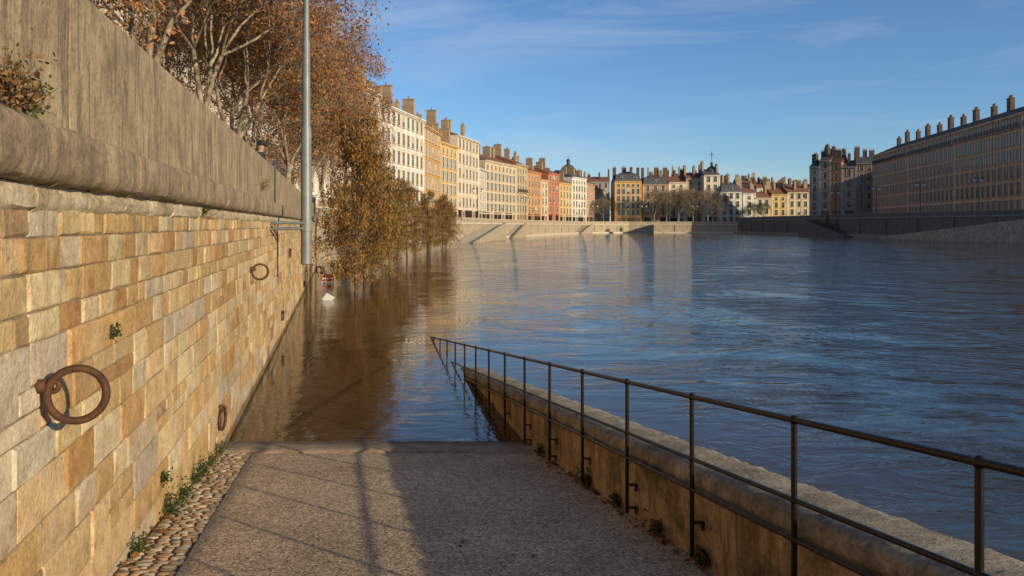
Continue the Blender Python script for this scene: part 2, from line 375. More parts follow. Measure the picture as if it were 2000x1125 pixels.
# ------------------------------------------------------------------ the near quay wall
qw = empty('quay_wall', P(-1.4, 0, 0), 0, 'tall sandstone block quay wall with grey coping and parapet', 'wall')
O = Vector(P(-1.4, 0, 0))
D = Vector((-K, 1, 0))           # along wall per metre of Y
def W(y, out, z):                # local to qw
    p = D*y+NW*out; return (p.x, p.y, z)
b = MB()
b.add([W(-3, 0, -1.5), W(52, 0, -1.5), W(52, 0, 2.95), W(-3, 0, 2.95), W(-3, -0.6, -1.5), W(52, -0.6, -1.5), W(52, -0.6, 2.95), W(-3, -0.6, 2.95)],
      [(0, 1, 2, 3), (5, 4, 7, 6), (3, 2, 6, 7), (4, 0, 3, 7), (1, 5, 6, 2)])
obj('mortar_core', b.mesh('mortar_core', [M['mortar']]), qw)
rng = random.Random(3)
pal = [((0.56, 0.375, 0.175), 7), ((0.62, 0.45, 0.24), 7), ((0.60, 0.49, 0.33), 3.4), ((0.48, 0.265, 0.10), 1.7), ((0.50, 0.43, 0.33), 1.5), ((0.64, 0.51, 0.31), 4), ((0.53, 0.335, 0.145), 4), ((0.40, 0.27, 0.14), 1.0)]
pc = [p[0] for p in pal]; pw = [p[1] for p in pal]
vs = []; fs = []; cs = []
z = 2.835; courses = []
for h in [0.15, 0.165, 0.18, 0.14, 0.20, 0.22, 0.19, 0.25, 0.21, 0.27, 0.24, 0.30, 0.28, 0.3, 0.3, 0.3]:
    courses.append((z-h, z)); z -= h
def block(ya, yb, za, zb, pale=False):
    g = 0.0025+rng.random()*0.004; out = 0.005+rng.random()*0.013
    ya += g; yb -= g; za += g; zb -= g
    i0 = len(vs); j = lambda a=0.006: rng.uniform(-a, a)
    outer = [(ya+j(), za+j()), ((ya+yb)/2+j(0.02), za+j(0.005)), (yb+j(), za+j()), (yb+j(0.005), (za+zb)/2), (yb+j(), zb+j()), ((ya+yb)/2+j(0.02), zb+j(0.005)), (ya+j(), zb+j()), (ya+j(0.005), (za+zb)/2)]
    cx = (ya+yb)/2; cz = (za+zb)/2; n = 8
    def ins(a, c, d):
        return a+(d if a < cx else -d)*(abs(cx-a) > 0.021), c+(d if c < cz else -d)*(abs(cz-c) > 0.021)
    tl = j(0.0025); tz = j(0.0025)
    for (a, c) in outer: vs.append(W(a, 0.0, c))
    for (a, c) in outer:
        a2, c2 = ins(a, c, 0.003); vs.append(W(a2, out*0.6, c2))
    for (a, c) in outer:
        a2, c2 = ins(a, c, 0.010+abs(j(0.007))); vs.append(W(a2, out+j(0.001)+tl*(1 if a > cx else -1)+tz*(1 if c > cz else -1), c2))
    vs.append(W(cx, out+j(0.0015), cz))
    for r in (0, 8):
        for k in range(n):
            k2 = (k+1) % n; fs.append((i0+r+k, i0+r+k2, i0+r+8+k2, i0+r+8+k))
    for k in range(n): fs.append((i0+16+k, i0+16+(k+1) % n, i0+24))
    base = rng.choice([(0.54, 0.465, 0.35), (0.59, 0.50, 0.37)]) if pale else rng.choices(pc, pw)[0]; f = rng.uniform(0.84, 1.12)
    c = tuple(min(0.74, x*f*rng.uniform(0.97, 1.03)) for x in base)+(1,)
    cs.extend([c]*25)
for ci, (z0, z1) in enumerate(courses):
    y = -3+rng.random()*0.3; hh = z1-z0
    while y < 51.9:
        wd = rng.uniform(1.1, 2.7)*hh*1.05 if ci > 3 else rng.uniform(1.1, 3.2)*hh
        if rng.random() < 0.08: wd *= 1.4
        y1 = min(52, y+wd); pl = (y < 3.6 and 4 <= ci <= 6)
        if hh > 0.2 and rng.random() < 0.12:
            zm = z0+hh*rng.uniform(0.4, 0.6); block(y, y1, z0, zm, pl); ym = y+(y1-y)*rng.uniform(.4, .6); block(y, ym, zm, z1, pl); block(ym, y1, zm, z1, pl)
        else: block(y, y1, z0, z1, pl)
        y = y1
me = bpy.data.meshes.new('stone_facing'); me.from_pydata(vs, [], fs); me.materials.append(M['blocks']); setcol(me, cs)
smooth_sharp(me, 0.35)
obj('stone_facing', me, qw)
def extrude_profile(prof, ys, fn, jit, rng, joint=None):
    b = MB(); n = len(prof); vs = []; fs = []
    for iy, y in enumerate(ys):
        jj = (joint and (iy % joint == 0))
        for (o, z) in prof:
            a = jit; vs.append(fn(y, o+rng.uniform(-a, a)-(0.02 if jj else 0), z+rng.uniform(-a, a)-(0.006 if jj else 0)))
    for i in range(len(ys)-1):
        for k in range(n-1): fs.append((i*n+k, (i+1)*n+k, (i+1)*n+k+1, i*n+k+1))
    b.add(vs, fs); return b
def jointed(y0, y1, y2, st, per):
    """positions with a narrow V joint every `per` steps"""
    out = []; flag = []; y = y0; i = 0
    while y < y1:
        if i % per == 0: out += [y-0.008, y, y+0.008]; flag += [0, 1, 0]
        else: out.append(y); flag.append(0)
        y += st; i += 1
    for y in np.arange(y1, y2+0.01, 0.8): out.append(y); flag.append(0)
    return out, flag
def extrude_joint(prof, yf, fn, jit, rng, depth=0.02):
    ys, fl = yf; b = MB(); n = len(prof); vs = []; fs = []
    for y, f in zip(ys, fl):
        for (o, z) in prof: vs.append(fn(y, o+rng.uniform(-jit, jit)-(depth if f else 0), z+rng.uniform(-jit, jit)-(depth*0.4 if f else 0)))
    for i in range(len(ys)-1):
        for k in range(n-1): fs.append((i*n+k, (i+1)*n+k, (i+1)*n+k+1, i*n+k+1))
    b.add(vs, fs); return b
mo = [(0.0, 2.80), (0.03, 2.825), (0.038, 2.85), (0.042, 2.88), (0.03, 2.895), (0.03, 2.93)]
bb = extrude_joint(mo, jointed(-3, 18, 52, 0.12, 6), W, 0.007, rng); me = bb.mesh('moulding', [M['mould']]); smooth_sharp(me, 0.6); obj('moulding', me, qw)
cop = [(0.0, 2.925), (0.075, 2.935), (0.105, 2.955), (0.122, 2.985), (0.128, 3.02), (0.128, 3.09), (0.126, 3.15), (0.118, 3.185), (0.07, 3.212), (-0.02, 3.225), (-0.12, 3.235)]
bb = extrude_joint(cop, jointed(-3, 18, 52, 0.12, 11), W, 0.005, rng, 0.03); me = bb.mesh('coping', [M['coping']]); smooth_sharp(me, 0.6); obj('coping', me, qw)
par = [(-0.06, 3.20), (-0.06, 3.4), (-0.06, 3.6), (-0.06, 3.8), (-0.06, 4.04), (-0.07, 4.07), (-0.10, 4.082), (-0.25, 4.085), (-0.40, 4.08), (-0.42, 4.04), (-0.42, 3.1)]
bb = extrude_joint(par, jointed(-3, 18, 52, 0.2, 12), W, 0.002, rng, 0.02); me = bb.mesh('parapet', [M['parapet']]); smooth_sharp(me, 0.6); obj('parapet', me, qw)

# ------------------------------------------------------------------ ramp, gutter, low wall
def R(y, lat, dz): return P(lat, y, zr(y)+dz)
b = MB()
b.add([R(y, l, 0) for y in (-7, 8.98) for l in (-1.0, 2.42)], [(0, 1, 3, 2)])
tag(obj('ramp', b.mesh('ramp', [M['agg']])), kind='structure')
b = MB(); rg = random.Random(5)
prof = [(8.93, -0.01), (8.96, 0.022), (9.05, 0.034), (9.3, 0.036), (9.55, 0.030), (9.7, 0.01), (11, -0.02), (19, -0.02)]
lats = np.linspace(-1.42, 2.42, 60)
vs = []; fs = []
for (y, dz) in prof:
    for l in lats: vs.append(R(y+0.03*math.sin(l*1.3)+rg.uniform(-.012, .012), l, dz+rg.uniform(-.004, .004)))
nl = len(lats)
for i in range(len(prof)-1):
    for k in range(nl-1): fs.append((i*nl+k, i*nl+k+1, (i+1)*nl+k+1, (i+1)*nl+k))
b.add(vs, fs); me = b.mesh('ramp_lip', [M['lip']], True); tag(obj('ramp_lip', me), kind='structure')
b = MB(); b.add([R(-7, -1.42, -0.012), R(-7, -0.995, -0.012), R(8.98, -0.995, -0.012), R(8.98, -1.42, -0.012)], [(0, 1, 2, 3)])
tag(obj('gutter_ground', b.mesh('gutter_ground', [M['gutterbed']])), kind='structure')
vs = []; fs = []; cs = []
y = 0.5
while y < 8.9:
    l = -1.385; rowh = rg.uniform(0.035, 0.06)
    while l < -1.02:
        wl = rg.uniform(0.06, 0.12)
        if l+wl > -1.0: wl = -1.0-l
        if wl > 0.035:
            cx = l+wl/2; rx = wl/2*0.98; ry = rowh/2*1.05; a0 = rg.uniform(-.25, .25); hz = rg.uniform(0.008, 0.02)
            i0 = len(vs); col = rg.choice([(0.34, 0.24, 0.14), (0.40, 0.30, 0.19), (0.26, 0.19, 0.12), (0.44, 0.35, 0.22), (0.34, 0.28, 0.20), (0.36, 0.22, 0.11)])
            f = rg.uniform(0.75, 1.1); c = tuple(x*f for x in col)+(1,)
            yo = rg.uniform(-.008, .008)
            for rr, hh in ((1.0, -0.012), (0.86, hz*0.62), (0.5, hz*0.95)):
                for k in range(9):
                    t = 2*math.pi*k/9; dx = rx*rr*math.cos(t); dy = ry*rr*math.sin(t)
                    vs.append(R(y+yo+dx*math.sin(a0)+dy*math.cos(a0), cx+dx*math.cos(a0)-dy*math.sin(a0), hh)); cs.append(c)
            for r in (0, 9):
                for k in range(9):
                    k2 = (k+1) % 9; fs.append((i0+r+k, i0+r+k2, i0+r+9+k2, i0+r+9+k))
            fs.append(tuple(i0+18+k for k in range(9)))
        l += wl
    y += rowh
me = bpy.data.meshes.new('cobble_path'); me.from_pydata(vs, [], fs); me.materials.append(M['cobble']); setcol(me, cs)
me.polygons.foreach_set('use_smooth', [True]*len(me.polygons)); tag(obj('cobble_path', me), kind='structure')

lw = empty('low_wall', R(0, 2.36, 0), 0, 'low ochre rendered wall with rough stone coping sloping into river', 'wall')
LO = Vector(R(0, 2.36, 0))
def L(y, lat, dz): return tuple(Vector(R(y, lat, dz))-LO)
ys3 = list(np.arange(-7, 17.5, 0.08))
bb = extrude_profile([(2.36, -0.6), (2.36, -0.03), (2.362, 0.12), (2.36, 0.26), (2.358, 0.40), (2.36, 0.52)], ys3, L, 0.006, rg)
bb2 = extrude_profile([(2.80, 0.52), (2.80, 0.0), (2.82, -2.5)], ys3, L, 0.006, rg); bb.add(bb2.v, bb2.f)
me = bb.mesh('wall', [M['lowwall']]); me.polygons.foreach_set('use_smooth', [True]*len(me.polygons)); obj('wall', me, lw)
bb = extrude_profile([(2.37, 0.46), (2.335, 0.475), (2.322, 0.52), (2.335, 0.575), (2.375, 0.605), (2.50, 0.615), (2.62, 0.618), (2.74, 0.61), (2.80, 0.59), (2.835, 0.54), (2.83, 0.49), (2.78, 0.48)], ys3, L, 0.012, rg, joint=17)
me = bb.mesh('coping', [M['lowcop']]); me.polygons.foreach_set('use_smooth', [True]*len(me.polygons)); obj('coping', me, lw)

# ------------------------------------------------------------------ railing
rl = empty('railing', R(0, 2.28, 0), 0, 'dark bronze tubular handrail fixed to the low wall, running under water', 'railing')
RO = Vector(R(0, 2.28, 0))
def RR(y, lat, dz): return tuple(Vector(R(y, lat, dz))-RO)
hs = (1.08, 0.68, 0.483)
for i, hgt in enumerate(hs):
    b = MB(); b.tube([RR(y, 2.28, hgt) for y in (-4.5, 2, 8, 14, 19.5)], 0.0175 if i == 0 else 0.0135, 12)
    obj('handrail' if i == 0 else 'lower_rail', b.mesh('rail', [M['rail']], True), rl)
b = MB(); b.tube([(0, 0, 0.05), (0, 0, 1.08)], 0.0155, 12)
for hgt, r in zip(hs, (0.026, 0.022, 0.020)): b.ball((0, 0, hgt), r, 12)
for hz in (0.09, 0.27):
    b.box((-0.004, -0.016, hz-0.006), (0.082, 0.016, hz+0.006)); b.box((0.060, -0.017, hz-0.05), (0.072, 0.017, hz+0.0))
pm = b.mesh('post', [M['rail']]); smooth_sharp(pm, 0.8)
for i in range(-6, 16): obj('post', pm, rl, RR(2.73+1.108*i, 2.28, 0))

# ------------------------------------------------------------------ mooring rings
def ring(y, z, mode, label, R0=0.12, r=0.017):
    base = O+Vector(W(y, 0.012, z))
    e = empty('mooring_ring', base, 0, label, 'ring', 'mooring rings on the quay wall')
    b = MB()
    if mode == 'out':
        b.tube([NW*-0.02, NW*0.03], 0.034, 14)
        b.tube([NW*0.0, NW*0.055], 0.022, 12); b.torus(NW*0.055, 0.026, 0.013, NW, (0, 0, 1), 18, 8)
        obj('bracket', b.mesh('bracket', [M['rust']], True), e)
        b = MB(); b.torus(NW*(R0+0.035)+Vector((0, 0, -0.045)), R0, r, NW+Vector((-0.1, 0.10, 0)), (0, 0, 1), 48, 12)
        obj('ring', b.mesh('ring', [M['rust']], True), e)
    else:
        b.tube([NW*-0.02, NW*0.04], 0.045, 14); b.torus(NW*0.05, 0.028, 0.014, NW, (0, 0, 1), 18, 8)
        obj('bracket', b.mesh('bracket', [M['rust']], True), e)
        b = MB(); b.torus(NW*0.04+Vector((0, 0, -R0)), R0, r, D.normalized()+NW*0.15, (0, 0, 1), 48, 12)
        obj('ring', b.mesh('ring', [M['rust']], True), e)
ring(3.57, 1.99, 'out', 'large rusty iron mooring ring standing out from the sandstone wall', 0.123, 0.0185)
ring(12.1, 2.05, 'out', 'rusty mooring ring held out from the wall on an eye')
ring(8.95, 0.60, 'flat', 'rusty mooring ring hanging flat just above the ramp')
ring(18.75, 0.62, 'flat', 'small rusty ring hanging near the waterline', 0.10)
ring(30.9, 0.45, 'flat', 'small rusty ring hanging near the waterline', 0.10)
ring(21.6, 2.05, 'flat', 'small rusty ring hanging high on the wall', 0.10)

# ------------------------------------------------------------------ tall lamp post on the wall
e = empty('street_lamp', P(-0.70, 17, 1.87), 0, 'tall grey tapered steel lamp post bracketed to the quay wall', 'street lamp')
b = MB(); b.tube([(0, 0, 0), (0, 0, 0.02), (0, 0, 3.0), (0, 0, 3.08), (0, 0, 4.9), (0, 0, 4.96), (0, 0, 9.2)], [0.10, 0.118, 0.112, 0.090, 0.084, 0.066, 0.05], 20)
b.tube([(0, 0, 0.28), (0, 0, 0.32)], 0.124, 20)
me = b.mesh('pole', [M['galv']]); smooth_sharp(me, 0.6); obj('pole', me, e)
b = MB()
for zz in (0.92, 0.80):
    b.tube([(0, 0, zz), tuple(NW*-0.62+D*-1.2+Vector((0, 0, zz)))], 0.03, 8); b.tube([(0, 0, zz), tuple(NW*-0.66+Vector((0, 0, zz)))], 0.03, 8)
b.tube([(0, 0, 0.74), (0, 0, 0.98)], 0.135, 20)
obj('bracket', b.mesh('bracket', [M['galv']]), e)
b = MB(); b.tube([(0, 0, 9.15), (0.2, 0.05, 9.5), (0.9, 0.2, 9.7)], 0.035, 10); obj('arm', b.mesh('arm', [M['galv']], True), e)
b = MB(); b.tube([(0.85, 0.19, 9.7), (1.0, 0.22, 9.72), (1.5, 0.33, 9.74), (1.6, 0.35, 9.72)], [0.05, 0.11, 0.12, 0.04], 12); obj('lamp_head', b.mesh('lamp_head', [M['galv']], True), e)

# ------------------------------------------------------------------ trees
def nrm(v): return v/(np.linalg.norm(v)+1e-9)
def tubes(segs, sides):
    A = np.array([s[0] for s in segs]); B = np.array([s[1] for s in segs]); r0 = np.array([s[2] for s in segs]); r1 = np.array([s[3] for s in segs])
    d = B-A; d /= np.linalg.norm(d, axis=1)[:, None]+1e-9
    ref = np.where(np.abs(d[:, 2:3]) < 0.9, np.array([[0, 0, 1.]]), np.array([[1., 0, 0]]))
    a = np.cross(d, ref); a /= np.linalg.norm(a, axis=1)[:, None]; c = np.cross(d, a)
    t = np.arange(sides)*2*np.pi/sides
    ringv = a[:, None, :]*np.cos(t)[None, :, None]+c[:, None, :]*np.sin(t)[None, :, None]
    V = np.stack([A[:, None, :]+ringv*r0[:, None, None], B[:, None, :]+ringv*r1[:, None, None]], 1).reshape(-1, 3)
    n = len(segs); base = (np.arange(n)*2*sides)[:, None]; k = np.arange(sides)[None, :]; k2 = (k+1) % sides
    F = np.stack([base+k, base+k2, base+sides+k2, base+sides+k], 2).reshape(-1, 4)
    return V, F
def np_mesh(name, V, F, mat, cols=None, smooth=False):
    me = bpy.data.meshes.new(name); nf = len(F)
    me.vertices.add(len(V)); me.vertices.foreach_set('co', V.astype(np.float32).ravel())
    me.loops.add(nf*4); me.loops.foreach_set('vertex_index', F.astype(np.int32).ravel())
    me.polygons.add(nf); me.polygons.foreach_set('loop_start', np.arange(nf, dtype=np.int32)*4)
    if smooth: me.polygons.foreach_set('use_smooth', np.ones(nf, dtype=bool))
    me.update(calc_edges=True); me.validate()
    me.materials.append(mat)
    if cols is not None: setcol(me, cols)
    return me
def leaves(C, rs, size, pal, droop=0.0):
    n = len(C)
    u = rs.normal(size=(n, 3)); u[:, 2] -= droop*2; u /= np.linalg.norm(u, axis=1)[:, None]
    v = rs.normal(size=(n, 3)); v -= u*np.sum(u*v, 1)[:, None]; v /= np.linalg.norm(v, axis=1)[:, None]
    s = size*rs.uniform(0.6, 1.3, size=(n, 1)); asp = 0.35 if droop > 0.5 else 0.6
    V = np.stack([C-u*s*.5, C+v*s*asp*.5, C+u*s*.5, C-v*s*asp*.5], 1).reshape(-1, 3)
    F = np.arange(n*4).reshape(-1, 4)
    pal = np.array(pal); c = pal[rs.integers(0, len(pal), n)]*rs.uniform(0.65, 1.3, size=(n, 1))
    cols = np.concatenate([np.repeat(c, 4, axis=0), np.ones((n*4, 1))], 1)
    return V, F, cols
def plane_tree(seed, nleaf, pal, scale=1.0, lsize=0.13, trunk=2.8, gather=2.0):
    rs = np.random.default_rng(seed); segs = []; tips = []
    def grow(p, d, Ln, r, lev):
        n = 3; r_end = r*0.72
        for i in range(n):
            d = nrm(d+rs.normal(size=3)*0.14+np.array([0, 0, 0.05 if lev > 0 else 0.2])); q = p+d*Ln/n
            ra = r+(r_end-r)*i/n; rb = r+(r_end-r)*(i+1)/n
            segs.append((p, q, ra, rb))
            if lev >= 3 and i < 2:
                sd = nrm(d+rs.normal(size=3)*0.8); e = q+sd*Ln*0.55; segs.append((q, e, rb*0.45, rb*0.2)); tips.append((q, e))
            p = q
        if lev == 6:
            tips.append((p-d*Ln*.5, p)); return
        k = 4 if lev == 0 else (3 if (lev in (1, 2) or rs.random() < 0.35) else 2)
        ph = rs.uniform(0, 6.28)
        for j in range(k):
            a = nrm(np.cross(d, [0.3, 0.5, 0.8])); c = np.cross(d, a); t = ph+j*2*np.pi/k+rs.normal()*0.3
            sp = rs.uniform(0.35, 0.75) if lev < 2 else rs.uniform(0.35, 0.85)
            nd = nrm(d*math.cos(sp)+(a*math.cos(t)+c*math.sin(t))*math.sin(sp))
            grow(p, nd, Ln*rs.uniform(0.68, 0.86), r_end*0.68, lev+1)
    grow(np.array([0., 0, 0]), np.array([rs.normal()*0.05, rs.normal()*0.05, 1.]), trunk, 0.21, 0)
    segs = [(a, b_, max(c, 0.008), max(e, 0.006)) for a, b_, c, e in segs]
    tw = []
    for (a, e) in tips:
        for k in range(3):
            s = a+(e-a)*rs.random(); t = s+nrm(nrm(e-a)+rs.normal(size=3)*0.7)*rs.uniform(0.25, 0.7); tw.append((s, t, 0.008, 0.004))
    V1, F1 = tubes([s for s in segs if s[2] > 0.03], 7); V2, F2 = tubes([s for s in segs if s[2] <= 0.03]+tw, 3)
    V = np.concatenate([V1, V2]); F = np.concatenate([F1, F2+len(V1)])
    tm = np_mesh('trunk', V*scale, F, M['bark_p'], smooth=True)
    ti = np.array([s[1] for s in tw]+[t[1] for t in tips]); wgt = rs.random(len(ti))**gather; wgt /= wgt.sum()
    C = ti[rs.choice(len(ti), nleaf, p=wgt)]+rs.normal(size=(nleaf, 3))*0.20
    LV, LF, LC = leaves(C*scale, rs, lsize, pal, 0.3)
    return tm, np_mesh('crown', LV, LF, M['leaf'], LC)
pal_pl = [(0.44, 0.19, 0.075), (0.34, 0.145, 0.062), (0.48, 0.235, 0.09), (0.27, 0.14, 0.07), (0.52, 0.22, 0.075)]
pal_far = [(0.24, 0.17, 0.11), (0.30, 0.21, 0.14)]
ptrees = [plane_tree(s, 19000, pal_pl, 1.06, 0.135, 3.0, 3.0) for s in (11, 23, 37)]
ftree = plane_tree(5, 3500, pal_far, 1.05, 0.16, 2.8)
def place_tree(kind, tc_, loc, rz, sc, label, group):
    e = empty(kind, loc, rz, label, 'tree', group); e.scale = (sc, sc, sc)
    for nm, me in zip(('trunk', 'crown'), tc_): obj(nm, me, e)
    return e
rt = random.Random(12)
tlab = 'tall pale-barked plane tree holding russet leaves on the quay'; tg = 'plane trees along the upper quay'
for i, (lat, y, sc) in enumerate([(-5.0, 14, 0.95), (-5.2, 20, 1.0), (-4.6, 26.5, 1.0), (-4.9, 34, 1.05), (-4.2, 42, 1.05), (-3.6, 50, 1.08)]):
    place_tree('plane_tree', ptrees[i % 3], P(lat, y, 3.12), rt.uniform(0, 6.28), sc, tlab, tg)
for i, (x, y, sc) in enumerate([(-15.6, 58, 1.04), (-16.2, 67, 1.0), (-17.0, 77, 0.92)]):
    place_tree('plane_tree', ptrees[(i+1) % 3], (x, y, 3.12), rt.uniform(0, 6.28), sc, tlab, tg)
for (x, y, sc) in [(52, 281, 1.15), (56.5, 281.5, 1.1), (61, 281, 1.2), (66, 280, 1.15), (71, 279, 1.15), (75.5, 280, 1.0), (37.5, 296, 0.95), (34.5, 290, 0.9), (88, 281, .7), (92.5, 281, .7)]:
    place_tree('plane_tree', ftree, (x, y, 3.12), rt.uniform(0, 6.28), sc, 'bare grey-brown plane tree in front of quayside houses', 'bare plane trees along the far quay')

def alder(seed, Ht, rad, nleaf, pal, lsize=0.13):
    rs = np.random.default_rng(seed); segs = []; tw = []
    p = np.array([0., 0, -0.6]); d = np.array([0, 0, 1.]); n = 14; pts = []
    for i in range(n):
        q = p+nrm(d+rs.normal(size=3)*0.05)*(Ht+0.6)/n
        segs.append((p, q, 0.075*(1-i/n)+0.012, 0.075*(1-(i+1)/n)+0.012)); pts.append(q); p = q
    tips = []
    for i in range(90):
        f = rs.uniform(0.19, 0.98); z = f*Ht; idx = min(n-1, int((z+0.6)/(Ht+0.6)*n)); base = pts[idx-1 if idx > 0 else 0].copy()
        prof = (math.sin(min(1, (f-0.08)/0.40)*math.pi/2)**0.8)*(1-max(0, f-0.35)/0.65)**0.75
        Lr = rad*prof*rs.uniform(0.45, 1.35)+0.25; t = rs.uniform(0, 6.28)
        dd = nrm(np.array([math.cos(t), math.sin(t), rs.uniform(0.2, 0.8)])); pp = base; m = 5
        for k in range(m):
            dd = nrm(dd+rs.normal(size=3)*0.14+np.array([0, 0, -0.15])); qq = pp+dd*Lr/m
            rr = 0.022*(1-k/m)+0.006; segs.append((pp, qq, rr, rr*0.8))
            for _ in range(4):
                s = pp+(qq-pp)*rs.random(); tt = s+nrm(dd+rs.normal(size=3)*0.8)*rs.uniform(0.2, 0.55); tw.append((s, tt, 0.006, 0.004)); tips.append((tt, 0.25+0.75*(k+1)/m))
            pp = qq
    V, F = tubes(segs, 6); V2, F2 = tubes(tw, 3)
    tm = np_mesh('trunk', np.concatenate([V, V2]), np.concatenate([F, F2+len(V)]), M['bark_d'], smooth=True)
    T = np.array([t[0] for t in tips]); wg = np.array([t[1] for t in tips])*rs.random(len(T))**2.2; wg /= wg.sum()
    C = T[rs.choice(len(T), nleaf, p=wg)]+rs.normal(size=(nleaf, 3))*np.array([0.07, 0.07, 0.05])
    C[:, 2] -= rs.random(nleaf)**1.3*0.42
    C = C[C[:, 2] > 0.15]
    LV, LF, LC = leaves(C, rs, lsize, pal, 1.2)
    return tm, np_mesh('crown', LV, LF, M['leaf'], LC)
pal_al = [(0.31, 0.165, 0.05), (0.22, 0.12, 0.040), (0.38, 0.22, 0.065), (0.18, 0.115, 0.042), (0.40, 0.185, 0.055)]
pal_al2 = [(0.30, 0.185, 0.052), (0.21, 0.145, 0.045), (0.37, 0.215, 0.062)]
a1 = alder(4, 7.6, 2.2, 13500, pal_al); a2 = alder(9, 7.2, 2.4, 12500, pal_al2, 0.14)
lab = 'slender drooping brown-leaved tree standing in flood water'; lab2 = 'bushy golden-brown tree standing in flood water'
g = 'small trees standing in the flood water'
for t_, x, y, rz, sc, lb in [(a1, -6.3, 31, 0.4, 0.98, lab), (a2, -6.9, 36, 2.0, 0.9, lab), (a1, -8.2, 45, 4.0, 0.97, lab), (a2, -8.9, 56, 1.0, 0.93, lab2), (a1, -9.0, 66, 5.0, 0.9, lab2), (a2, -8.6, 78, 3.0, 0.9, lab2), (a1, -8.0, 88, 1.7, 0.86, lab2), (a2, -8.3, 97, 0.7, 0.85, lab2)]:
    place_tree('flooded_tree', t_, (x, y, 0), rz, sc, lb, g)
for x, y, sc in [(77.2, 188, 0.75), (76.8, 196, 0.6)]: place_tree('flooded_tree', a2, (x, y, 0), x, sc, 'dark bushy tree standing at the foot of the shady quay', 'small trees at the shady quay')

# ------------------------------------------------------------------ windows
def window_mesh(style, wd=1.05, ht=1.9):
    b = MB()   # mats: 0 glass 1 frame 2 surround 3 shutter 4 iron ; front is -y
    h2 = wd/2; t = 0.16
    b.box((-h2, -0.03, 0), (h2, -0.01, ht), 0)
    for (x0, x1, z0, z1) in ((-h2-t, -h2, -0.05, ht+t), (h2, h2+t, -0.05, ht+t)): b.box((x0, -0.12, z0), (x1, 0, z1), 2)
    b.box((-h2, -0.118, ht), (h2, 0, ht+t), 2); b.box((-h2-t-0.08, -0.22, -0.18), (h2+t+0.08, 0, -0.052), 2)
    b.box((-0.035, -0.06, 0.0), (0.035, -0.031, ht), 1)
    b.box((-h2, -0.058, ht*0.62), (-0.037, -0.031, ht*0.62+0.05), 1); b.box((0.037, -0.058, ht*0.62), (h2, -0.031, ht*0.62+0.05), 1)
    b.box((-h2, -0.059, 0.0), (-h2+0.06, -0.031, ht), 1); b.box((h2-0.06, -0.059, 0.0), (h2, -0.031, ht), 1)
    if style == 'shutter':
        b.box((-h2-t-0.52, -0.10, 0), (-h2-t-0.01, -0.03, ht), 3); b.box((h2+t+0.01, -0.10, 0), (h2+t+0.52, -0.03, ht), 3)
    if style == 'blind': b.box((-h2+0.06, -0.075, ht*0.45), (h2-0.06, -0.061, ht), 3)
    if style == 'balcony':
        b.box((-h2-0.35, -0.55, -0.20), (h2+0.35, -0.22, -0.06), 2)
        for i in range(9):
            x = -h2-0.3+i*(2*h2+0.6)/8; b.box((x-0.02, -0.53, -0.06), (x+0.02, -0.49, 0.85), 4)
        b.box((-h2-0.33, -0.54, 0.85), (h2+0.33, -0.48, 0.90), 4)
    return b
def wset(surr, frame, sh):
    def wmesh(style, s_=sh, wd=1.12, ht=2.0):
        return window_mesh(style, wd, ht).mesh('window', [M['glass'], M[frame], M[surr], M[s_], M['iron']])
    return {'plain': wmesh('plain'), 'blind': wmesh('blind'), 'shutter': wmesh('shutter'), 'balcony': wmesh('balcony'),
            'small': wmesh('plain', sh, 0.95, 1.15), 'tall': wmesh('plain', sh, 1.18, 2.2)}
WM = wset('surr', 'frame', 'shutw'); WMD = wset('surd', 'surd', 'shut')  # second set carries the shade-darkened surround colour
b = MB(); b.box((-0.6, -0.03, 0), (0.6, -0.01, 2.6), 0); b.box((-0.8, -0.14, 0), (-0.6, 0, 2.8), 1); b.box((0.6, -0.14, 0), (0.8, 0, 2.8), 1); b.box((-0.6, -0.138, 2.6), (0.6, 0, 2.8), 1)
b.box((-0.02, -0.06, 0), (0.02, -0.031, 2.2), 1); b.box((-0.6, -0.06, 2.2), (0.6, -0.031, 2.27), 1)
DOOR = b.mesh('door', [M['shut'], M['surd']])
b = MB(); b.box((-1.05, -0.03, 0.4), (1.05, -0.01, 2.6), 0); b.box((-1.2, -0.10, 0), (1.2, 0, 0.398), 1); b.box((-1.2, -0.13, 2.6), (1.2, 0, 3.0), 1)
b.box((-1.2, -0.1, 0.4), (-1.05, 0, 2.6), 1); b.box((1.05, -0.1, 0.4), (1.2, 0, 2.6), 1); b.box((-0.03, -0.08, 0.4), (0.03, -0.031, 2.6), 1)
SHOP = b.mesh('shop_window', [M['glass'], M['shop']])
def chimney_mesh(wd, dp, ht, mat, pots):
    b = MB(); b.box((-wd/2, -dp/2, -2.5), (wd/2, dp/2, ht), 0); b.box((-wd/2-0.08, -dp/2-0.08, ht), (wd/2+0.08, dp/2+0.08, ht+0.15), 0)
    for i in range(pots):
        x = -wd/2+wd*(i+0.5)/pots; b.tube([(x, 0, ht+0.15), (x, 0, ht+0.3), (x, 0, ht+0.75)], [0.15, 0.13, 0.11], 8, 1)
    return b.mesh('chimney', [mat, M['pot']])
CH = {('l', 0): chimney_mesh(0.7, 2.2, 2.6, M['chim'], 1), ('l', 1): chimney_mesh(0.8, 1.6, 1.9, M['chim'], 2), ('l', 2): chimney_mesh(1.5, 0.7, 2.2, M['chim'], 4),
      ('d', 0): chimney_mesh(0.8, 2.2, 2.3, M['chimd'], 1), ('d', 1): chimney_mesh(1.3, 0.8, 1.8, M['chimd'], 3), ('d', 2): chimney_mesh(1.6, 0.8, 2.4, M['chimd'], 4)}
hr = random.Random(21)
